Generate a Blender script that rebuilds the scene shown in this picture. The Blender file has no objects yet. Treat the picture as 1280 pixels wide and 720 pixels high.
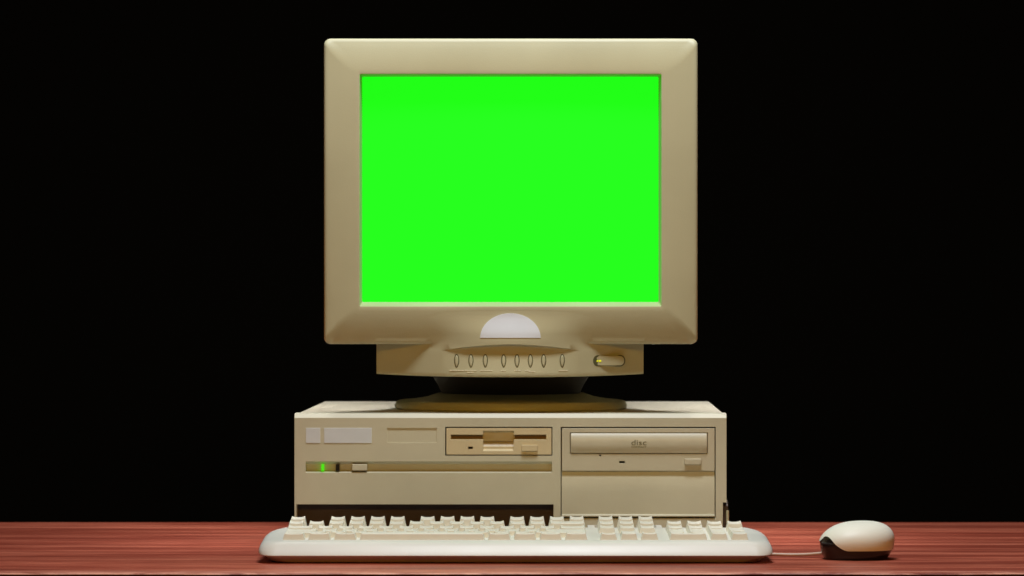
import bpy, bmesh, math, random
from mathutils import Vector, Matrix
random.seed(7)
scn = bpy.context.scene
COL = scn.collection

# ---------------------------------------------------------------- measures
# metres; case front at y = 0, table top at z = 0, +y is away from the camera
CAM_Y, CAM_Z, FPX, HOR = -3.62, 0.252, 4655.0, 363.0
def X(px, y=0.0): return (px - 640.0) * (y - CAM_Y) / FPX
def Z(py, y=0.0): return CAM_Z - (py - HOR) * (y - CAM_Y) / FPX

# ---------------------------------------------------------------- materials
def principled(name, color, rough=0.45, noise=0.0, nscale=40, bump=0.0, bscale=900, spec=0.5, coat=0.0, tint=None):
    m = bpy.data.materials.new(name); m.use_nodes = True
    nt = m.node_tree; b = nt.nodes['Principled BSDF']
    b.inputs['Base Color'].default_value = (*color, 1)
    b.inputs['Roughness'].default_value = rough
    b.inputs['Specular IOR Level'].default_value = spec
    b.inputs['Coat Weight'].default_value = coat
    tc = nt.nodes.new('ShaderNodeTexCoord')
    if noise:
        n = nt.nodes.new('ShaderNodeTexNoise'); n.inputs['Scale'].default_value = nscale
        n.inputs['Detail'].default_value = 5
        nt.links.new(tc.outputs['Object'], n.inputs['Vector'])
        r = nt.nodes.new('ShaderNodeMixRGB')
        c2 = tint or tuple(c * (1 - noise) for c in color)
        r.inputs[1].default_value = (*c2, 1); r.inputs[2].default_value = (*[min(1, c * (1 + noise * .4)) for c in color], 1)
        cr = nt.nodes.new('ShaderNodeValToRGB'); cr.color_ramp.elements[0].position = .3; cr.color_ramp.elements[1].position = .7
        nt.links.new(n.outputs['Fac'], cr.inputs['Fac']); nt.links.new(cr.outputs['Color'], r.inputs[0])
        nt.links.new(r.outputs[0], b.inputs['Base Color'])
        mr = nt.nodes.new('ShaderNodeMapRange'); mr.inputs['To Min'].default_value = rough - .06; mr.inputs['To Max'].default_value = rough + .08
        nt.links.new(n.outputs['Fac'], mr.inputs['Value']); nt.links.new(mr.outputs[0], b.inputs['Roughness'])
    if bump:
        n2 = nt.nodes.new('ShaderNodeTexNoise'); n2.inputs['Scale'].default_value = bscale; n2.inputs['Detail'].default_value = 2
        nt.links.new(tc.outputs['Object'], n2.inputs['Vector'])
        bp = nt.nodes.new('ShaderNodeBump'); bp.inputs['Strength'].default_value = bump; bp.inputs['Distance'].default_value = .0003
        nt.links.new(n2.outputs['Fac'], bp.inputs['Height']); nt.links.new(bp.outputs[0], b.inputs['Normal'])
    return m

def emissive(name, color, strength):
    m = bpy.data.materials.new(name); m.use_nodes = True
    b = m.node_tree.nodes['Principled BSDF']
    b.inputs['Base Color'].default_value = (0.01, 0.01, 0.01, 1)
    b.inputs['Roughness'].default_value = .6
    b.inputs['Specular IOR Level'].default_value = 0
    b.inputs['Emission Color'].default_value = (*color, 1)
    b.inputs['Emission Strength'].default_value = strength
    return m

BEIGE = principled('beige_plastic', (.535, .515, .325), .44, noise=.09, nscale=9, bump=.25)
BEIGE2 = principled('case_plastic', (.60, .575, .42), .42, noise=.09, nscale=11, bump=.25)
DRIVE = principled('drive_plastic', (.66, .56, .34), .42, noise=.05, nscale=30, bump=.2)
DISC = principled('disc_drive_plastic', (.58, .54, .39), .4, noise=.05, nscale=30, bump=.2)
STEEL = principled('painted_steel', (.66, .61, .48), .38, noise=.06, nscale=9, bump=.2)
IVORY = principled('ivory_plastic', (.71, .705, .64), .38, noise=.04, nscale=18, bump=.2)
KEYC = principled('keycap_plastic', (.80, .775, .66), .45, noise=.05, nscale=25, bump=.2)
MOUSE = principled('mouse_plastic', (.83, .83, .72), .48, noise=.05, nscale=30, bump=.1)
MBASE = principled('mouse_base_plastic', (.012, .008, .007), .2)
DARK = principled('dark_plastic_and_shade', (.05, .03, .02), .6)
RECESS = principled('brown_recess_plastic', (.22, .13, .06), .6)
STICK = principled('grey_sticker', (.66, .70, .71), .6, noise=.03, nscale=60)
STICKW = principled('white_sticker', (.78, .84, .90), .6, noise=.02, nscale=60)
INK = principled('olive_print', (.10, .10, .04), .6)
INKW = principled('pale_print', (.88, .84, .66), .6)
RUBBER = principled('black_rubber', (.012, .011, .01), .7)
CABLE = principled('cable_sleeve', (.58, .46, .38), .5)
GREEN = emissive('green_screen_glow', (0.0135, 1.0, 0.0085), 1.0)
LEDG = emissive('green_light_glow', (0.10, .9, 0.01), .8)
LEDY = emissive('yellow_light_glow', (.80, .78, .01), 1.0)
LEDOFF = principled('unlit_light_lens', (.012, .008, .006), .3)

def wood():
    m = bpy.data.materials.new('mahogany_wood'); m.use_nodes = True
    nt = m.node_tree; b = nt.nodes['Principled BSDF']; L = nt.links.new; N = nt.nodes.new
    b.inputs['Specular IOR Level'].default_value = .3
    tc = N('ShaderNodeTexCoord')
    def noise(sx, sy, sc, det, dist=0.0, rgh=.6):
        mp = N('ShaderNodeMapping'); mp.inputs['Scale'].default_value = (sx, sy, sy); mp.inputs['Location'].default_value = (2.7, 1.9, 0)
        L(tc.outputs['Object'], mp.inputs['Vector'])
        n = N('ShaderNodeTexNoise'); n.inputs['Scale'].default_value = sc; n.inputs['Detail'].default_value = det
        n.inputs['Distortion'].default_value = dist; n.inputs['Roughness'].default_value = rgh
        L(mp.outputs[0], n.inputs['Vector']); return n.outputs['Fac']
    big = noise(1.2, 14, 2.2, 4, .8)
    fine = noise(5, 120, 2.5, 6, .5, .75)
    patch = noise(1, 2.5, 2.0, 3)
    cr = N('ShaderNodeValToRGB'); e = cr.color_ramp.elements
    e[0].position = .30; e[0].color = (.14, .020, .011, 1)
    e[1].position = .72; e[1].color = (.82, .29, .18, 1)
    a = e.new(.47); a.color = (.29, .052, .028, 1)
    a = e.new(.6); a.color = (.57, .16, .095, 1)
    mx = N('ShaderNodeMath'); mx.operation = 'MULTIPLY_ADD'; mx.inputs[1].default_value = .5
    ms = N('ShaderNodeMath'); ms.operation = 'MULTIPLY'; ms.inputs[1].default_value = .5
    L(fine, ms.inputs[0]); L(big, mx.inputs[0]); L(ms.outputs[0], mx.inputs[2]); L(mx.outputs[0], cr.inputs['Fac'])
    mm = N('ShaderNodeMixRGB'); mm.blend_type = 'MULTIPLY'; mm.inputs[0].default_value = 1
    pr = N('ShaderNodeMapRange'); pr.inputs['From Min'].default_value = .3; pr.inputs['From Max'].default_value = .7
    pr.inputs['To Min'].default_value = .72; pr.inputs['To Max'].default_value = 1.1
    L(patch, pr.inputs['Value']); L(cr.outputs[0], mm.inputs[1]); L(pr.outputs[0], mm.inputs[2])
    sep = N('ShaderNodeSeparateXYZ'); L(tc.outputs['Object'], sep.inputs[0])
    er = N('ShaderNodeMapRange'); er.inputs['From Min'].default_value = -.262; er.inputs['From Max'].default_value = -.298
    L(sep.outputs['Y'], er.inputs['Value'])
    wn = noise(9, 60, 2.0, 5, 1.0, .7)
    wr = N('ShaderNodeMapRange'); wr.inputs['From Min'].default_value = .40; wr.inputs['From Max'].default_value = .60
    L(wn, wr.inputs['Value'])
    wm = N('ShaderNodeMath'); wm.operation = 'MULTIPLY'; L(er.outputs[0], wm.inputs[0]); L(wr.outputs[0], wm.inputs[1])
    worn = N('ShaderNodeMixRGB'); worn.inputs[2].default_value = (.80, .36, .26, 1)
    L(wm.outputs[0], worn.inputs[0]); L(mm.outputs[0], worn.inputs[1])
    L(worn.outputs[0], b.inputs['Base Color'])
    rr = N('ShaderNodeMapRange'); rr.inputs['To Min'].default_value = .48; rr.inputs['To Max'].default_value = .34
    L(fine, rr.inputs['Value']); L(rr.outputs[0], b.inputs['Roughness'])
    bp = N('ShaderNodeBump'); bp.inputs['Strength'].default_value = .5; bp.inputs['Distance'].default_value = .0008
    L(fine, bp.inputs['Height']); L(bp.outputs[0], b.inputs['Normal'])
    return m
WOOD = wood()

# ---------------------------------------------------------------- helpers
def link(name, bm, mat, parent=None, bevel=0.0, seg=2, smooth=None, ang=35):
    bmesh.ops.remove_doubles(bm, verts=bm.verts, dist=1e-6)
    bmesh.ops.recalc_face_normals(bm, faces=bm.faces)
    me = bpy.data.meshes.new(name); bm.to_mesh(me); bm.free()
    o = bpy.data.objects.new(name, me); COL.objects.link(o)
    if mat: me.materials.append(mat)
    if smooth is not None:
        for p in me.polygons: p.use_smooth = True
        me.set_sharp_from_angle(angle=math.radians(smooth))
    if bevel:
        md = o.modifiers.new('edge', 'BEVEL'); md.width = bevel; md.segments = seg
        md.limit_method = 'ANGLE'; md.angle_limit = math.radians(ang)
    if parent: o.parent = parent
    return o

def child(o, parent):
    o.parent = parent; return o

def thing(name, label, cat, loc=(0, 0, 0), rz=0.0):
    o = bpy.data.objects.new(name, None); COL.objects.link(o)
    o.location = loc; o.rotation_euler = (0, 0, rz); o.empty_display_size = .05
    o['label'] = label; o['category'] = cat
    return o

def box(bm, x0, x1, y0, y1, z0, z1):
    vs = [bm.verts.new((x, y, z)) for x in (x0, x1) for y in (y0, y1) for z in (z0, z1)]
    for f in ((0,1,3,2), (4,6,7,5), (0,4,5,1), (2,3,7,6), (0,2,6,4), (1,5,7,3)):
        bm.faces.new([vs[i] for i in f])
    return vs

def loft(bm, loops, cap0=True, cap1=True):
    rings = [[bm.verts.new(p) for p in l] for l in loops]
    n = len(rings[0])
    for a, b in zip(rings, rings[1:]):
        for i in range(n):
            bm.faces.new((a[i], a[(i+1) % n], b[(i+1) % n], b[i]))
    if cap0: bm.faces.new(rings[0])
    if cap1: bm.faces.new(rings[-1])
    return rings

def rrect(a0, a1, b0, b1, r, n=5, rs=None):
    """rounded rectangle in (a, b); rs = radii per corner"""
    rs = rs or (r, r, r, r); out = []
    for (ca, cb, s, rr) in ((a1, b1, 0, rs[0]), (a0, b1, 1, rs[1]), (a0, b0, 2, rs[2]), (a1, b0, 3, rs[3])):
        ra, rb = (rr if isinstance(rr, tuple) else (rr, rr))
        cx = ca - ra if s in (0, 3) else ca + ra
        cy = cb - rb if s in (0, 1) else cb + rb
        for k in range(n + 1):
            t = math.pi/2 * (s + k/n)
            out.append((cx + ra*math.cos(t), cy + rb*math.sin(t)))
    return out

def relief(xs, zs, depth, back):
    """stepped front: cell (i, j) lies at y = depth(xm, zm); walls join the steps; None = open"""
    bm = bmesh.new()
    xs = sorted(set(round(v, 6) for v in xs)); zs = sorted(set(round(v, 6) for v in zs))
    nx, nz = len(xs) - 1, len(zs) - 1
    D = [[depth((xs[i]+xs[i+1])/2, (zs[j]+zs[j+1])/2) for j in range(nz)] for i in range(nx)]
    cache = {}
    def v(x, y, z):
        k = (round(x, 6), round(y, 6), round(z, 6))
        if k not in cache: cache[k] = bm.verts.new(k)
        return cache[k]
    def q(*p):
        try: bm.faces.new([v(*a) for a in p])
        except ValueError: pass
    for i in range(nx):
        for j in range(nz):
            d = D[i][j]
            x0, x1, z0, z1 = xs[i], xs[i+1], zs[j], zs[j+1]
            if d is not None:
                q((x0,d,z0), (x1,d,z0), (x1,d,z1), (x0,d,z1))
                q((x0,back,z0), (x0,back,z1), (x1,back,z1), (x1,back,z0))
            for (ii, jj, e) in ((i+1, j, 'r'), (i, j+1, 't'), (i-1, j, 'l'), (i, j-1, 'b')):
                inside = 0 <= ii < nx and 0 <= jj < nz
                if inside and e in 'lb': continue
                d2 = D[ii][jj] if inside else None
                a = back if d is None else d; b = back if d2 is None else d2
                if abs(a-b) < 1e-7: continue
                if e == 'r': q((x1,a,z0), (x1,b,z0), (x1,b,z1), (x1,a,z1))
                if e == 'l': q((x0,a,z0), (x0,b,z0), (x0,b,z1), (x0,a,z1))
                if e == 't': q((x0,a,z1), (x0,b,z1), (x1,b,z1), (x1,a,z1))
                if e == 'b': q((x0,a,z0), (x0,b,z0), (x1,b,z0), (x1,a,z0))
    # merge co-planar cells so the bevel sees only real edges
    bmesh.ops.dissolve_limit(bm, angle_limit=.01, verts=bm.verts, edges=bm.edges)
    return bm

def slab(name, px0, px1, py0, py1, yf, yb, mat, parent, bevel=.0005, r=None, seg=2):
    """block whose front is the rounded rectangle measured on the case front plane"""
    bm = bmesh.new()
    x0, x1, z0, z1 = X(px0), X(px1), Z(py1), Z(py0)
    if r:
        l = rrect(x0, x1, z0, z1, r)
        loft(bm, [[(a, y, b) for a, b in l] for y in (yf, yb)])
        return link(name, bm, mat, parent, bevel, seg, ang=60)
    box(bm, x0, x1, yf, yb, z0, z1)
    return link(name, bm, mat, parent, bevel, seg)

def lathe(bm, prof, n=64, c=(0, 0)):
    loft(bm, [[(c[0] + r*math.cos(2*math.pi*k/n), c[1] + r*math.sin(2*math.pi*k/n), z) for k in range(n)] for r, z in prof])

def cut(o, cutters):
    """boolean difference baked into the mesh"""
    bm = bmesh.new()
    for c in cutters: box(bm, *c)
    bmesh.ops.recalc_face_normals(bm, faces=bm.faces)
    me = bpy.data.meshes.new('cut'); bm.to_mesh(me); bm.free()
    co = bpy.data.objects.new('cut', me); COL.objects.link(co)
    md = o.modifiers.new('b', 'BOOLEAN'); md.operation = 'DIFFERENCE'; md.object = co; md.solver = 'EXACT'
    dg = bpy.context.evaluated_depsgraph_get(); dg.update()
    nm = bpy.data.meshes.new_from_object(o.evaluated_get(dg))
    o.modifiers.clear(); o.data = nm
    bpy.data.objects.remove(co)

# ================================================================ table and backdrop
TY0, TY1 = -.297, .43
bm = bmesh.new()
n = 260
prof = []
for i in range(n + 1):
    x = -1.0 + 2.0*i/n
    w = .0016*math.sin(x*9+1) + .0012*math.sin(x*31) + .0007*math.sin(x*83+2) + random.uniform(-.0004, .0004)
    if x > .43: w += .004*min(1, (x-.43)/.05)*0.6
    prof.append((x, w))
rows = []
for (x, w) in prof:
    yf = TY0 + w
    rows.append([bm.verts.new(p) for p in ((x, TY1, -.03), (x, TY1, -.002), (x, TY1-.002, 0), (x, yf+.005, 0), (x, yf+.0012, -.0004), (x, yf, -.0014), (x, yf+.012, -.0060), (x, yf+.014, -.03))])
for a, b in zip(rows, rows[1:]):
    for k in range(8):
        bm.faces.new((a[k], a[(k+1) % 8], b[(k+1) % 8], b[k]))
bm.faces.new(rows[0]); bm.faces.new(rows[-1])
table = link('table', bm, WOOD, None, smooth=30)
table['label'] = 'reddish brown wooden table top with horizontal grain carrying the whole old computer'
table['category'] = 'table'

BACK = principled('black_backdrop_cloth', (.003, .0026, .0012), .9, spec=.1)
bm = bmesh.new(); box(bm, -3, 3, 2.2, 2.25, -1.2, 3.0)
bd = link('backdrop', bm, BACK); bd['kind'] = 'structure'

# ================================================================ desktop computer
PC = thing('desktop_computer', 'flat beige desktop computer case with floppy and disc drives under the monitor', 'computer', (0, 0, 0))
CX0, CX1, CT = X(368), X(908), Z(517)
CXM = (CX0+CX1)/2
# front panel: stepped relief
def pr(px0, px1, py0, py1): return (X(px0), X(px1), Z(py1), Z(py0))
R_fd = pr(556.5, 690.5, 533.5, 569.5)
R_cd = pr(700.8, 894.5, 533.6, 646)
R_badge = pr(484, 546, 535, 553.5)
R_groove = pr(382, 690, 580.5, 589)
R_slope = pr(382, 690, 576.5, 580.5)
R_notch = pr(370.5, 692, 630.5, 676)
R_notch2 = pr(903.5, 920, 628, 684)
R_low = pr(382, 690, 589, 630.5)
BOT = .010
xs = [CX0, CX1]; zs = [BOT, CT]
for r in (R_fd, R_cd, R_badge, R_groove, R_notch, R_notch2):
    xs += [v for v in r[:2] if CX0 < v < CX1]; zs += [v for v in r[2:] if BOT < v < CT]
def inr(x, z, r): return r[0] < x < r[1] and r[2] < z < r[3]
def fdepth(x, z):
    if inr(x, z, R_notch2): return None
    if inr(x, z, R_notch): return .016
    if inr(x, z, R_fd): return .020
    if inr(x, z, R_cd): return .014
    if inr(x, z, R_badge): return .0009
    if inr(x, z, R_groove): return .006
    return 0.0
bm = relief(xs, zs, fdepth, .032)
# round over the top and side outer edges
bm.edges.ensure_lookup_table()
bmesh.ops.remove_doubles(bm, verts=bm.verts, dist=1e-6)
bmesh.ops.bisect_plane(bm, geom=list(bm.verts)+list(bm.edges)+list(bm.faces), plane_co=(0, 0, CT-.0042), plane_no=(0, 0, 1))
for v in bm.verts:
    if abs(v.co.y) < 1e-5 and abs(v.co.z-CT) < 1e-5: v.co.y = .0036
# slanted upper lip of the long groove
for v in bm.verts:
    if abs(v.co.y) < 1e-5 and abs(v.co.z - R_groove[3]) < 1e-5 and R_groove[0]-1e-5 < v.co.x < R_groove[1]+1e-5:
        v.co.z = Z(576.8)
    if abs(v.co.y) < 1e-5 and abs(v.co.z - R_groove[2]) < 1e-5 and R_groove[0]-1e-5 < v.co.x < R_groove[1]+1e-5:
        v.co.z = Z(591.0)
    if abs(v.co.y) < 1e-5 and abs(v.co.z - R_cd[2]) < 1e-5 and R_cd[0]-1e-5 < v.co.x < R_cd[1]+1e-5:
        v.co.z -= .0016
front = link('front_panel', bm, BEIGE2, PC, bevel=.0005, seg=2, ang=25)

# dark notch lining, coloured to stand for the shade inside, and vents
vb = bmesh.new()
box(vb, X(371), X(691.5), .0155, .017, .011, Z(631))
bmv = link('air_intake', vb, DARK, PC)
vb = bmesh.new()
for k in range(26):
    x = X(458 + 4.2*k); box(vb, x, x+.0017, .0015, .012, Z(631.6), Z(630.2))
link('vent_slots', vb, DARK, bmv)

def tab(name, x0, x1):
    b2 = bmesh.new()
    l = [(.004, .008), (.004, Z(633)), (.010, Z(626)), (.022, Z(626)), (.028, Z(640)), (.028, .008)]
    loft(b2, [[(x, y, z) for y, z in l] for x in (x0, x1)])
    return link(name, b2, DARK, PC, bevel=.0006)
tab('side_latch', X(903.6), X(910.5))
b2 = bmesh.new(); lathe(b2, [(.0014, 0), (.0014, .012)], 12)
for v in b2.verts: v.co = Vector((X(909.6), .0035, .026)) + v.co
link('latch_pin', b2, BEIGE, PC, smooth=40)

# steel cover behind the front panel (slightly turned with the case)
bm = bmesh.new()
l = rrect(CX0+.0008, CX1-.0008, .012, CT-.0006, .0018, 3)
dx = .004
loft(bm, [[(a + dx*(y-.032)/.39, y, b) for a, b in l] for y in (.032, .42)])
link('cover', bm, STEEL, PC, smooth=40)
for fx in (CX0+.03, CX1-.03):
    for fy in (.05, .38):
        b2 = bmesh.new(); lathe(b2, [(.011, 0), (.012, .003), (.012, .0125)], 24, (fx, fy))
        link('foot', b2, RUBBER, PC, smooth=40)

# blanked stickers
slab('badge_sticker', 382.3, 400.2, 535, 554, -.0005, .0005, STICK, front, .0002)
slab('badge_sticker', 405, 464.6, 535, 554, -.0005, .0005, STICK, front, .0002)
# groove fittings
slab('power_light', 401.4, 404.8, 580.6, 588.8, .0005, .0065, LEDG, front, .0004)
slab('drive_light', 419.6, 424.2, 580.6, 588.8, .001, .0065, LEDOFF, front, .0004)
slab('power_button', 440, 459, 580.3, 588.4, -.001, .0065, BEIGE2, front, .0007)

# floppy drive
fd = None
fxs = [X(558), X(689.3)]; fzs = [Z(568.2), Z(535)]
F_slot = pr(563.5, 683, 543.2, 549.6); F_up = pr(604, 642.3, 538.5, 551.8); F_dn = pr(604, 642, 553.4, 563.8)
F_led = pr(585, 591.2, 558.3, 561.3); F_mid = pr(604, 642, 551.8, 553.4)
for r in (F_slot, F_up, F_dn, F_led, F_mid): fxs += r[:2]; fzs += r[2:]
def fdd(x, z):
    if inr(x, z, F_up): return .0050
    if inr(x, z, F_mid): return .0075
    if inr(x, z, F_dn): return .0036
    if inr(x, z, F_slot): return .0055
    if inr(x, z, F_led): return .0030
    return -.0004
bm = relief(fxs, fzs, fdd, .012)
# scoop: the lower edge of the thumb recess comes forward
for v in bm.verts:
    if abs(v.co.y-.0036) < 1e-5 and abs(v.co.z-F_dn[2]) < 1e-5: v.co.y = -.0003
    if abs(v.co.y-.0036) < 1e-5 and abs(v.co.z-F_dn[3]) < 1e-5: v.co.y = .0062
    # bottom lip of the slot slants forward
    if abs(v.co.y-.0055) < 1e-5 and abs(v.co.z-F_slot[2]) < 1e-5: v.co.z += .0010
fd = link('floppy_drive', bm, DRIVE, PC, bevel=.00035, seg=2, ang=30)
slab('slot_lining', 564.5, 603, 544.6, 548.6, .0050, .0054, RECESS, fd, 0)
slab('slot_lining', 643.4, 682, 544.6, 548.6, .0050, .0054, RECESS, fd, 0)
slab('floppy_light', 585.6, 590.6, 558.7, 561, .0020, .0029, LEDOFF, fd, 0)
slab('eject_button', 652, 672, 556.2, 563.8, -.0028, .002, DRIVE, fd, .0004)

# disc drive
dxs = [X(702.4), X(893.2)]; dzs = [Z(588.6), Z(535.2)]
D_tray = pr(712.4, 884.6, 540.8, 567.2)
dxs += D_tray[:2]; dzs += D_tray[2:]
D_h = pr(749, 751.4, 568.4, 570.4); D_l = pr(774, 781, 576.3, 579)
for r in (D_h, D_l): dxs += r[:2]; dzs += r[2:]
def ddd(x, z):
    if inr(x, z, D_tray): return .004
    if inr(x, z, D_h) or inr(x, z, D_l): return .003
    return -.0002
bm = relief(dxs, dzs, ddd, .012)
dd = link('disc_drive', bm, DISC, PC, bevel=.00035, seg=2, ang=30)
slab('disc_light', 774.4, 780.6, 576.7, 578.7, .0016, .0029, LEDOFF, dd, 0)
slab('emergency_hole', 749.2, 751.2, 568.7, 570.2, .0016, .0029, LEDOFF, dd, 0)
slab('eject_button', 855.3, 876.4, 573.2, 580.6, -.0032, .002, DISC, dd, .0007, seg=3)
# convex tray front
bm = bmesh.new()
l0, l1 = (713.3, 883.7), (541.6, 566.4)
x0, x1, z0, z1 = X(l0[0]), X(l0[1]), Z(l1[1]), Z(l1[0])
nz_ = 14; sec = []
for k in range(nz_+1):
    t = k/nz_; s = 2*t-1
    sec.append((-.0002 - .0030*(1-abs(s)**2.4), z0 + (z1-z0)*t))
sec += [(.004, z1), (.004, z0)]
loft(bm, [[(x, y, z) for y, z in sec] for x in (x0, x1)])
tray = link('disc_tray', bm, DISC, dd, bevel=.0007, seg=3, smooth=30, ang=60)

def text_mesh(name, s, size, cx, cz, y, mat, parent, width=None, height=None):
    cu = bpy.data.curves.new(name, 'FONT'); cu.body = s; cu.size = size; cu.align_x = 'CENTER'; cu.align_y = 'CENTER'
    cu.extrude = size*.01; cu.resolution_u = 3
    o = bpy.data.objects.new(name, cu); COL.objects.link(o)
    dg = bpy.context.evaluated_depsgraph_get(); dg.update()
    me = bpy.data.meshes.new_from_object(o.evaluated_get(dg)); bpy.data.objects.remove(o); bpy.data.curves.remove(cu)
    co = [v.co.copy() for v in me.vertices]
    a0, a1 = min(c.x for c in co), max(c.x for c in co); b0, b1 = min(c.y for c in co), max(c.y for c in co)
    sx = width/(a1-a0) if width else 1; sy = height/(b1-b0) if height else sx
    for v in me.vertices:
        v.co = Vector((cx + (v.co.x-(a0+a1)/2)*sx, y - v.co.z, cz + (v.co.y-(b0+b1)/2)*sy))
    me.materials.clear(); me.materials.append(mat)
    ob = bpy.data.objects.new(name, me); COL.objects.link(ob); ob.parent = parent
    return ob
lg = text_mesh('disc_logo', 'disc', .006, X(798.5), Z(553), -.0033, INK, dd, X(808)-X(789), .0052)
lg2 = text_mesh('compact_lettering', 'COMPACT', .004, X(798.5), Z(558.6), -.00315, INK, dd, X(808)-X(789), .0018)

# blank bay cover
bxs = [X(702.4), X(893)]; bzs = [Z(643.4), Z(589.2)]
bm = bmesh.new()
x0, x1 = X(702), X(893.3)
sec = [(.0030, Z(589)), (.0008, Z(600)), (.0002, Z(615)), (.0004, Z(643.0)), (-.0012, Z(643.8)), (-.0012, Z(645.8)), (.012, Z(645.8)), (.012, Z(589))]
loft(bm, [[(x, y, z) for y, z in sec] for x in (x0, x1)])
link('blank_panel', bm, BEIGE2, PC, bevel=.0004, smooth=30)
PC.rotation_euler.z = math.radians(-.35)

# ================================================================ monitor
MON = thing('computer_monitor', 'beige tube monitor with a plain bright green screen on a swivel stand', 'monitor', (0, 0, 0))
# bezel
ox0, ox1, oz0, oz1 = X(404.6), X(872.4), Z(430.3), Z(47.6)
ix0, ix1, iz0, iz1 = X(449), X(827.4), Z(383.2), Z(92.2)
DT = 1.35                            # the bars lean back by different amounts: sides nearly flat
def bl(t, y, r, extra=0.0):
    out = []
    for k, (a, b) in enumerate(rrect(ix0+(ox0-ix0)*t, ix1+(ox1-ix1)*t, iz0+(oz0-iz0)*t, iz1+(oz1-iz1)*t, r, 6)):
        th = math.pi/2*(k//7 + (k % 7)/6); sn = math.sin(th)
        f = .35 + (.78-.35)*max(0, sn)**2 + (DT-.35)*max(0, -sn)**2
        out.append((a, y*f + extra, b))
    return out
loops = []
g0 = (X(451.6), X(824.2), Z(377.9), Z(94.2))
loops.append([(a*1.001, .020, b) for a, b in rrect(g0[0]+.0004, g0[1]-.0004, g0[2]+.0004, g0[3]-.0004, .0012, 6)])
loops.append([(a, .0165, b) for a, b in rrect(*g0, .0012, 6)])
loops.append(bl(-.012, .0009, .0014)); loops.append(bl(0, .0002, .0018)); loops.append(bl(.03, 0, .0022))
W = ox1-ix1
for t, y in ((.12, .0001), (.25, .0005), (.40, .0012), (.55, .0022), (.70, .0034), (.82, .0046), (.885, .0054)):
    loops.append(bl(t, y, {.12: .004, .25: .006, .40: .0075, .55: .0085, .70: .0085, .82: .0078, .885: .0070}[t]))
ro = .0040
for k in range(1, 6):
    a = math.radians(15 + 75*k/5)
    t = 1 - (ro*(1-math.sin(a)))/W
    loops.append(bl(t, .0054, .0065, ro*(math.cos(math.radians(15))-math.cos(a))))
loops.append(bl(1.0, 0, .0065, .045))
loops.append(bl(.99, 0, .006, .0462))
loops.append(bl(.93, 0, .006, .0462))
bm = bmesh.new(); loft(bm, loops, cap0=False, cap1=False)
bezel = link('bezel', bm, BEIGE, MON, smooth=32)

# rear housing, tapered
def hl(x0, x1, z0, z1, y, r): return [(a, y, b) for a, b in rrect(x0, x1, z0, z1, r, 6)]
bm = bmesh.new()
cx = (ox0+ox1)/2
loft(bm, [hl(ox0+.002, ox1-.002, oz0+.002, oz1-.002, .0455, .006),
          hl(ox0+.003, ox1-.003, oz0+.003, oz1-.004, .08, .010),
          hl(cx-.145, cx+.145, .204, oz1-.018, .14, .02),
          hl(cx-.125, cx+.125, .204, oz1-.050, .25, .025),
          hl(cx-.120, cx+.120, .205, oz1-.065, .34, .03),
          hl(cx-.115, cx+.115, .205, oz1-.075, .355, .03)])
hs = link('housing', bm, BEIGE, MON, smooth=40)
bm = bmesh.new()
for k in range(12):
    y = .16 + k*.014
    box(bm, cx-.09, cx+.09, y, y+.005, oz1-.052-.0002*k, oz1-.030)
link('vent_ribs', bm, BEIGE, hs)

# glass with faint bulge, glowing green
bm = bmesh.new()
gx0, gx1, gz0, gz1 = g0[0]-.002, g0[1]+.002, g0[2]-.002, g0[3]+.002
nn = 24; grid = []
for i in range(nn+1):
    for j in range(nn+1):
        u, v = i/nn*2-1, j/nn*2-1
        y = .0185 - .0035*(1-u*u)*(1-v*v)
        grid.append(bm.verts.new(((gx0+gx1)/2 + u*(gx1-gx0)/2, y, (gz0+gz1)/2 + v*(gz1-gz0)/2)))
for i in range(nn):
    for j in range(nn):
        a = i*(nn+1)+j; bm.faces.new((grid[a], grid[a+nn+1], grid[a+nn+2], grid[a+1]))
r = bmesh.ops.extrude_face_region(bm, geom=list(bm.faces))
for v in r['geom']:
    if isinstance(v, bmesh.types.BMVert): v.co.y = .028
screen = link('screen', bm, GREEN, MON, smooth=30)

# control panel: bowed chin growing out of the lower bezel
HX = X(805.5)                      # half width
xc = X(638)
def bow(x): return BLB - BA*(1-(x/.0725)**2)
BP = [(0, 0), (.12, .0001*DT), (.25, .0005*DT), (.40, .0012*DT), (.55, .0022*DT), (.70, .0034*DT), (.82, .0046*DT), (1.0, .0056*DT)]
BLB = .0056*DT + .0001; BA = .0120
def ybez(z):
    t = (iz0 - z)/(iz0 - oz0); t = max(0, min(1, t))
    for (a, p), (b_, q) in zip(BP, BP[1:]):
        if t <= b_: return p + (q-p)*(t-a)/(b_-a)
    return BP[-1][1]
def ss(t): t = max(0, min(1, t)); return t*t*(3-2*t)
ZT, ZA, ZB0 = Z(384.5), Z(430.2), Z(471.5)
def arc(x):
    u = min(1, abs(x)/.0665); return Z(430.2) - (Z(430.2)-Z(437.5))*u**1.7
def zbot(x): return ZB0 + .0024*(abs(x)/.131)**2.5
def hgt(x, z):                     # upper part
    h = ss((ZT - z)/(ZT - Z(432)))**1.25
    u = (x/.0725)**2; base = ybez(z) + .0001
    w = .0006 + .0022*(1-h)
    y = base - h*w*math.log(1+math.exp(max(-40, min(40, BA*(1-u)/w))))
    kk = ss((Z(426) - z)/(Z(426) - Z(429.5)))
    return y*(1-kk) + bow(x)*kk
def step(x): 
    u = abs(x)/.0665
    return .0058*(1-u*u) if u < 1 else 0
NX = 96; rows = []
xl, xr = X(469)-xc, X(806)-xc
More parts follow.
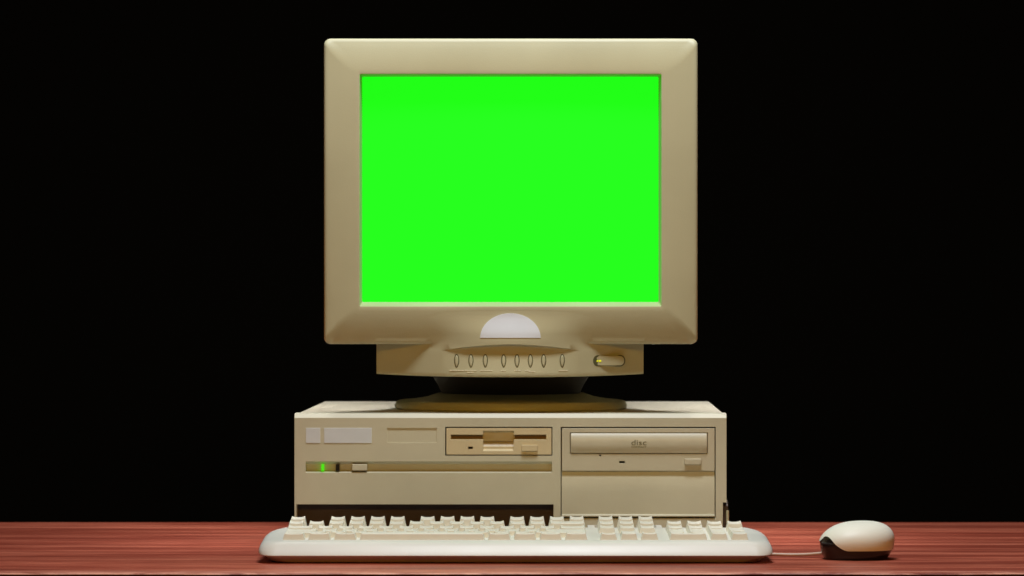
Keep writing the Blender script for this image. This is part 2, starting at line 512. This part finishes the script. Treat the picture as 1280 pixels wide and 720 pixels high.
for i in range(NX+1):
    x = xl + (xr-xl)*i/NX
    col = []
    for k in range(13):
        z = ZT + (Z(426)-ZT)*k/10 if k <= 10 else (Z(429.5) if k == 11 else arc(x)); col.append((x+xc, hgt(x, z), z))
    y0 = bow(x); st = step(x)
    col.append((x+xc, y0+st*.25, arc(x)-.00035)); col.append((x+xc, y0+st*.9, arc(x)-.0008)); col.append((x+xc, y0+st, arc(x)-.0016))
    zb = zbot(x)
    for k in range(1, 9):
        t = k/8; z = arc(x)-.0016 + (zb+.0016-(arc(x)-.0016))*t
        col.append((x+xc, y0 + st*(1-t**1.5) + .0012*t, z))
    col.append((x+xc, y0+.0016, zb+.0007)); col.append((x+xc, y0+.0026, zb)); 
    col.append((x+xc, max(y0+.02, .075), zb+.001)); col.append((x+xc, max(y0+.02, .075), ZT-.02)); col.append((x+xc, .012, ZT-.004))
    rows.append(col)
bm = bmesh.new()
V = [[bm.verts.new(p) for p in c] for c in rows]
m_ = len(V[0])
for a, b in zip(V, V[1:]):
    for k in range(m_):
        bm.faces.new((a[k], a[(k+1) % m_], b[(k+1) % m_], b[k]))
bm.faces.new(V[0]); bm.faces.new(V[-1])
bezel2 = link('control_panel', bm, BEIGE, MON, smooth=38)
def ysurf(x, z):
    x -= xc
    if z > arc(x): return hgt(x, z)
    zb = zbot(x); t = (arc(x)-z)/(arc(x)-zb)
    return bow(x) + step(x)*(1-t**1.5) + .0012*t

# oval buttons in dark rings
def drop(px, sw, sh, n=20):
    out = []
    for k in range(n):
        t = 2*math.pi*k/n
        a = sw*math.cos(t)*(1 - .22*max(0, -math.sin(t))); b = sh*math.sin(t)
        out.append((X(px)+a, Z(451.2)+b))
    return out
for px in (570.7, 588.6, 606.6, 629.6, 646.3, 663, 679.6, 702.9):
    ys = ysurf(X(px), Z(451)); 
    b1 = bmesh.new()
    l = drop(px, .0026, .0067); l2 = drop(px, .0017, .0057)
    loft(b1, [[(a, ysurf(a, b)-.00015, b) for a, b in l], [(a, ysurf(a, b)-.00015, b) for a, b in l2], [(a, ys+.004, b) for a, b in l2], [(a, ys+.004, b) for a, b in l]], cap0=False, cap1=False)
    btn = bmesh.new(); l3 = drop(px, .00175, .0056); l4 = drop(px, .0010, .0045)
    loft(btn, [[(a, ys+.003, b) for a, b in l3], [(a, ysurf(a, b)-.0004, b) for a, b in l3], [(a, ysurf(a, b)-.0011, b) for a, b in l4]])
    o = link('adjustment_button', btn, BEIGE, bezel2, smooth=35)
    link('button_ring', b1, INK, bezel2)
# tiny pale captions below the buttons
def dash(px0, px1, py, h=1.1):
    px = px0; cb = bmesh.new()
    while px < px1:
        w = random.choice((.8, 1.1, 1.5))
        xm, z0 = X(px+w/2), Z(py+h)
        y = ysurf(xm, z0) - .0006
        box(cb, X(px), X(px+w), y, y+.0006, z0, Z(py + random.choice((0, .3))))
        px += w + .25
    link('caption_print', cb, INKW, bezel2)
for a, b, p in ((562, 579, 462.6), (581, 596, 462.6), (600, 614, 462.6), (584, 592, 465), (626, 632, 462.8), (643, 650, 462.6), (656, 662, 462.6), (698, 708, 462.6), (660, 668, 464)):
    dash(a, b, p)

# power button: flat pill standing proud on the receding right side
px0, px1 = 742.5, 780.5
yb = ysurf(X(748), Z(451)) - .0006
bm = bmesh.new()
l = rrect(X(px0, yb), X(px1, yb), Z(457, yb), Z(445, yb), .0044, 8)
loft(bm, [[(a, y + (a-X(px0))*.14, b) for a, b in l] for y in (yb, yb+.03)])
pb = link('power_button', bm, BEIGE, bezel2, bevel=.0007, seg=2, ang=60)
bm = bmesh.new()
l = rrect(X(px0-1.2, yb), X(px1+1.6, yb), Z(458, yb), Z(444, yb), .0050, 8)
loft(bm, [[(a, ysurf(a, b)-.0002, b) for a, b in l], [(a, .05, b) for a, b in l]])
link('button_ring', bm, INK, bezel2)
bm = bmesh.new()
for q in (745.3, 749.2):
    c = (X(q+.8, yb), Z(451.2, yb))
    loft(bm, [[(c[0]+.0015*k*math.cos(t*math.pi/6), yb - .0004 + (c[0]-X(px0))*.14 + (.0009 if y else 0), c[1]+.0011*k*math.sin(t*math.pi/6)) for t in range(12)] for y, k in ((1, 1), (0, .8))])
link('power_light', bm, LEDY, bezel2, smooth=40)

# half-round blank sticker following the bulge
bm = bmesh.new(); cxs = X(638); R_ = X(675.8)-cxs; HZ = Z(391.5)-Z(422.3); NU, NV = 40, 10
gr = {}
for i in range(NU+1):
    u = -1 + 2*i/NU; u = math.sin(u*math.pi/2)
    for j in range(NV+1):
        x = cxs + R_*u; z = Z(422.3) + HZ*math.sqrt(max(0, 1-u*u))**1.0*j/NV
        gr[i, j] = bm.verts.new((x, min(ysurf(x, z), 0.0)-.0005, z))
for i in range(NU):
    for j in range(NV):
        bm.faces.new((gr[i,j], gr[i+1,j], gr[i+1,j+1], gr[i,j+1]))
r = bmesh.ops.extrude_face_region(bm, geom=list(bm.faces))
for v in r['geom']:
    if isinstance(v, bmesh.types.BMVert): v.co.y += .0008
link('round_sticker', bm, STICKW, MON, smooth=30)

# swivel stand
SC = (X(638.5), .172)
bm = bmesh.new()
zt = CT - .0006
lathe(bm, [(.1165, zt+.0002), (.1180, zt+.0015), (.1182, zt+.0035), (.1165, zt+.0076), (.1155, zt+.0084), (.1130, zt+.0089), (.100, zt+.0100), (.085, zt+.0125), (.075, zt+.0160)], 96, SC)
st = link('swivel_base', bm, BEIGE, MON, smooth=30)
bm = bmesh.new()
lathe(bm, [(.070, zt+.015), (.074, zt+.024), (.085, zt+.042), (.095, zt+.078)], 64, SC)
SOCK = principled('shaded_socket_plastic', (.035, .025, .015), .7)  # the shade under the monitor is put into the socket's dark colour
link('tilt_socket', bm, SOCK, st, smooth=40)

# ================================================================ keyboard
KB = thing('keyboard', 'long off-white computer keyboard with pale keys lying in front of the case', 'keyboard', (0, -.11, 0))
KX0, KX1 = X(326, -.14), X(963, -.14)
KY0, KY1 = -.190, -.022
def ztop(y): return .0200 + (y+.185)*(.0064/.15)
def kl(ins, zf, sx=None):
    sx = ins if sx is None else sx
    l = rrect(KX0+sx, KX1-sx, KY0+ins, KY1-ins, .02, 8, ((.034, .075), (.034, .075), (.016, .018), (.016, .018)))
    return [(a, b, zf(b)) for a, b in l]
bm = bmesh.new()
lo = lambda y: .0008 + max(0, y+.17)*.05
loft(bm, [kl(.0125, lo), kl(.0105, lambda y: lo(y)+.0012), kl(.0035, lambda y: .0066 + (y+.19)*.06)])
base = link('keyboard_base', bm, IVORY, KB, smooth=30)
def mix(t): return lambda y: (.0066 + (y+.19)*.06)*(1-t) + ztop(y)*t
bm = bmesh.new()
loft(bm, [kl(.0034, mix(-.02), .003), kl(.0008, mix(.02), .0010), kl(.0, mix(.08), .0003), kl(.0008, mix(.17), 0), kl(.0035, mix(.40), .0002), kl(.0068, mix(.66), .0016), kl(.0098, mix(.88), .0046), kl(.0122, mix(.97), .0085), kl(.0155, mix(1.0), .0150)])
shell = link('keyboard_shell', bm, IVORY, KB, smooth=60)
U = .01905
KF = -.1695                                   # front of the bottom row
main0, nav0, num0 = X(351, KF), X(748, KF), X(835, KF)
KR = KF + 6.5*U
wells = [(main0-.001, main0+15*U+.001, KF-.0012, KF+5*U+.001, .0165, .05),
         (main0-.001, main0+15*U+.001, KF+5.5*U-.001, KR+.001, .0165, .05),
         (nav0-.001, nav0+3*U+.001, KF+5.5*U-.001, KR+.001, .0165, .05),
         (nav0-.001, nav0+3*U+.001, KF+3*U-.001, KF+5*U+.001, .0165, .05),
         (nav0-.001, nav0+3*U+.001, KF-.0012, KF+1*U+.001, .0165, .05),
         (nav0+U-.001, nav0+2*U+.001, KF+.9*U, KF+2*U+.001, .0165, .05),
         (num0-.001, num0+4*U+.001, KF-.0012, KF+5*U+.001, .0165, .05)]
wells[5] = (nav0+U-.001, nav0+2*U+.001, KF+1*U-.003, KF+2*U+.001, .0166, .05)
for wl in wells: cut(shell, [wl])
shell.data.materials.clear(); shell.data.materials.append(IVORY)
for p in shell.data.polygons: p.use_smooth = True
shell.data.set_sharp_from_angle(angle=math.radians(35))

#       y0(u)  top z of rear edge, drop to front edge
ROWS = {'f': (5.5, .0357, .0017), 'n': (4, .0332, .0015), 'q': (3, .0301, .0013), 'a': (2, .0283, .0010), 'z': (1, .0276, .0006), 's': (0, .0271, .0003)}
KM = {}
def keymesh(w, row, d=1.0):
    k = (w, row, d)
    if k in KM: return KM[k]
    bm = bmesh.new()
    W_, D_ = w*U - .0009, d*U - .0009
    y0, zt_, drop_ = ROWS[row]
    yb_ = KF + y0*U
    zb = ztop(yb_) - .0036
    tw, tf, tb = .0028, .0017, .0016
    NXK, NYK = max(8, int(8*w)), 4
    def topz(u, v):                      # u across, v front(0)..rear(1)
        z = zt_ - drop_*(1-v)
        if row == 's' and w > 3: return z + .0008*(1-(2*v-1)**2) - .0004
        e = (W_/2 - .0028) 
        uu = (u*2-1)
        edge = min(1, (1-abs(uu))*W_/2/.0065)
        return z - (.0007 + .0006*v)*(1-(1-edge)**2) + (.0002 if v in (0, 1) else 0)
    G = {}
    for i in range(NXK+1):
        for j in range(NYK+1):
            u, v = i/NXK, j/NYK
            G[i, j] = bm.verts.new((tw + (W_-2*tw)*u - W_/2, tf + (D_-tf-tb)*v - D_/2, topz(u, v)))
    for i in range(NXK):
        for j in range(NYK): bm.faces.new((G[i,j], G[i+1,j], G[i+1,j+1], G[i,j+1]))
    ring = [G[i, 0] for i in range(NXK+1)] + [G[NXK, j] for j in range(1, NYK+1)] + [G[i, NYK] for i in range(NXK-1, -1, -1)] + [G[0, j] for j in range(NYK-1, 0, -1)]
    low = []
    for v in ring:
        fx = (v.co.x + W_/2 - tw)/(W_-2*tw); fy = (v.co.y + D_/2 - tf)/(D_-tf-tb)
        low.append(bm.verts.new((-W_/2 + W_*fx, -D_/2 + D_*fy, zb)))
    n = len(ring)
    for i in range(n): bm.faces.new((ring[i], ring[(i+1)%n], low[(i+1)%n], low[i]))
    bm.faces.new(low)
    bmesh.ops.recalc_face_normals(bm, faces=bm.faces)
    me = bpy.data.meshes.new('key'); bm.to_mesh(me); bm.free(); me.materials.append(KEYC)
    for p in me.polygons: p.use_smooth = True
    me.set_sharp_from_angle(angle=math.radians(40))
    KM[k] = me; return me
def key(x0, row, w=1, name='key', d=1.0):
    me = keymesh(w, row, d)
    o = bpy.data.objects.new(name, me); COL.objects.link(o); o.parent = KB
    y0 = ROWS[row][0]
    o.location = (x0 + w*U/2, KF + y0*U + d*U/2 - KB.location.y, random.uniform(-.00015, .00015))
    md = o.modifiers.new('edge', 'BEVEL'); md.width = .0005; md.segments = 2; md.limit_method = 'ANGLE'; md.angle_limit = math.radians(45)
    return o
def rowkeys(x0, row, spec):
    x = x0
    for s in spec:
        if isinstance(s, tuple):
            if s[0] == 'gap': x += s[1]*U
            else: key(x, row, s[1], s[0], s[2] if len(s) > 2 else 1.0); x += s[1]*U
        else: key(x, row, s); x += s*U
rowkeys(main0, 'f', [('escape_key', 1), ('gap', 1)] + [('function_key', 1)]*4 + [('gap', .5)] + [('function_key', 1)]*4 + [('gap', .5)] + [('function_key', 1)]*4)
rowkeys(main0, 'n', [1]*13 + [('backspace_key', 2)])
rowkeys(main0, 'q', [('tab_key', 1.5)] + [1]*12 + [1.5])
rowkeys(main0, 'a', [('caps_lock_key', 1.75)] + [1]*11 + [('enter_key', 2.25)])
rowkeys(main0, 'z', [('shift_key', 2.25)] + [1]*10 + [('shift_key', 2.75)])
rowkeys(main0, 's', [('modifier_key', 1.25)]*3 + [('space_bar', 6.25)] + [('modifier_key', 1.25)]*4)
rowkeys(nav0, 'f', [1]*3); rowkeys(nav0, 'n', [1]*3); rowkeys(nav0, 'q', [1]*3)
key(nav0+U, 'z', 1, 'arrow_key')
for k in range(3): key(nav0+k*U, 's', 1, 'arrow_key')
rowkeys(num0, 'n', [1]*4); rowkeys(num0, 'q', [1]*3); key(num0+3*U, 'a', 1, 'plus_key', 2.0)
rowkeys(num0, 'a', [1]*3); rowkeys(num0, 'z', [1]*3); rowkeys(num0, 's', [2, 1]); key(num0+3*U, 's', 1, 'enter_key', 2.0)
for o in (base, shell):
    o.location = (0, -KB.location.y, 0)
for fx in (KX0+.05, KX1-.05):
    b2 = bmesh.new(); box(b2, fx-.009, fx+.009, -.050, -.040, 0, .008)
    f = link('keyboard_foot', b2, IVORY, KB, bevel=.001); f.location = (0, .11, 0)

# ================================================================ mouse
MY = -.1255
MO = thing('computer_mouse', 'small rounded off-white mouse with dark underside beside the keyboard', 'mouse', (X(1070.5, MY), MY, 0))
A, B = .0353, .0300
def ms(th, ph, ins=0.0):
    """point of the egg-like body"""
    c, s = math.cos(th), math.sin(th)
    cp, sp = math.cos(ph), math.sin(ph)
    if ph >= 0:
        q = abs(cp)**.70; zz = .0155 + .0205*sp
    else:
        q = 1 - (.15 + .03*math.cos(th))*(abs(sp))**2.0; zz = .0155*(1 - abs(sp)**1.0)
    a = A - ins; b = B - ins
    sgn = lambda v, e: math.copysign(abs(v)**e, v)
    qy = abs(cp)**1.05 if ph >= 0 else q
    x = a*q*sgn(c, .92); y = b*qy*sgn(s, .88)
    # highest point sits toward the right, the nose drops to the left
    t = x/A
    if ph >= 0:
        zz = .0155 + (zz-.0155)*(1 - .10*max(0, -t)**1.3)
        x += .004*sp
    return (x, y, zz)
def split(th):
    c = math.cos(th)
    # shell edge: low along the body, S-curve rising near the nose (left)
    u = (-c - .26)/.66
    lo_, hi_ = -.42, .36
    v = ss(u)
    if c < -.93: v *= 1 - .35*ss((-c-.93)/.07)
    return lo_ + (hi_-lo_)*v
NT = 120
def mpatch(name, mat, f0, f1, nv, ins, closetop):
    bm = bmesh.new(); loops = []
    for k in range(nv+1):
        loops.append([ms(2*math.pi*i/NT, f0(2*math.pi*i/NT) + (f1(2*math.pi*i/NT)-f0(2*math.pi*i/NT))*k/nv, ins) for i in range(NT)])
    loft(bm, loops, cap0=not closetop, cap1=True)
    return link(name, bm, mat, MO, smooth=70)
mpatch('shell', MOUSE, split, lambda t: math.pi/2-.001, 28, 0, True)
b = mpatch('underbody', MBASE, lambda t: -math.pi/2, lambda t: split(t)+.25, 18, .0010, False)
b.location.z = .0004
# cable: from the nose under the keyboard's rear and on to the case
cu = bpy.data.curves.new('cable', 'CURVE'); cu.dimensions = '3D'; cu.bevel_depth = .0014; cu.bevel_resolution = 4
sp = cu.splines.new('BEZIER')
ox, oy = MO.location.x, MO.location.y
pts = [(ox-.030, oy+.010, .0048), (ox-.048, -.102, .0024), (X(963, -.085), -.086, .0017), (.20, -.060, .0017), (.12, -.016, .0017), (.02, -.008, .0017)]
sp.bezier_points.add(len(pts)-1)
for p, c in zip(sp.bezier_points, pts):
    p.co = (c[0]-ox, c[1]-oy, c[2]); p.handle_left_type = p.handle_right_type = 'AUTO'
co = bpy.data.objects.new('cable_tmp', cu); COL.objects.link(co)
dg = bpy.context.evaluated_depsgraph_get(); dg.update()
cm = bpy.data.meshes.new_from_object(co.evaluated_get(dg)); bpy.data.objects.remove(co)
cm.materials.clear(); cm.materials.append(CABLE)
for p in cm.polygons: p.use_smooth = True
c = bpy.data.objects.new('cable', cm); COL.objects.link(c); c.parent = MO

# ================================================================ light, world, camera
w = bpy.data.worlds.new('World'); scn.world = w; w.use_nodes = True
w.node_tree.nodes['Background'].inputs[0].default_value = (1, .6, .35, 1)
w.node_tree.nodes['Background'].inputs[1].default_value = .004
def area(name, loc, target, sx, sy, power, color):
    l = bpy.data.lights.new(name, 'AREA'); l.shape = 'RECTANGLE'; l.size = sx; l.size_y = sy; l.energy = power; l.color = color
    o = bpy.data.objects.new(name, l); COL.objects.link(o); o.location = loc
    o.rotation_euler = (Vector(target)-Vector(loc)).to_track_quat('-Z', 'Y').to_euler()
    return o
area('overhead_softbox', (.06, -.46, 1.42), (0, -.04, .2), .42, .26, 16.5, (.94, .99, 1.04))
area('warm_fill_lamp', (0, -2.6, 1.07), (0, 0, .2), 1.3, .22, 14, (1, .50, .05))

cam = bpy.data.cameras.new('Camera'); co = bpy.data.objects.new('Camera', cam); COL.objects.link(co)
co.location = (0, CAM_Y, CAM_Z); co.rotation_euler = (math.pi/2, 0, 0)
cam.sensor_width = 36; cam.lens = FPX/1280*36; cam.shift_y = (HOR-360)/1280
cam.clip_start = .1; cam.clip_end = 50
cam.dof.use_dof = True; cam.dof.focus_distance = 3.58; cam.dof.aperture_fstop = 11
for sx in (-1, 1):
    o = area('side_top_light', (.27*sx, .34, 1.15), (.21*sx, .20, .13), .14, .25, .36, (1, .98, .95))
    o.data.spread = math.radians(28)  # added narrow lights that brighten just the sides of the case top
area('rear_top_light', (0, .42, 1.45), (0, .1, .2), 1.1, .25, 6, (1, .98, .95))
scn.camera = co
scn.view_settings.view_transform = 'Standard'; scn.view_settings.look = 'None'
scn.view_settings.exposure = 0; scn.view_settings.gamma = 1
scn.render.engine = 'CYCLES'
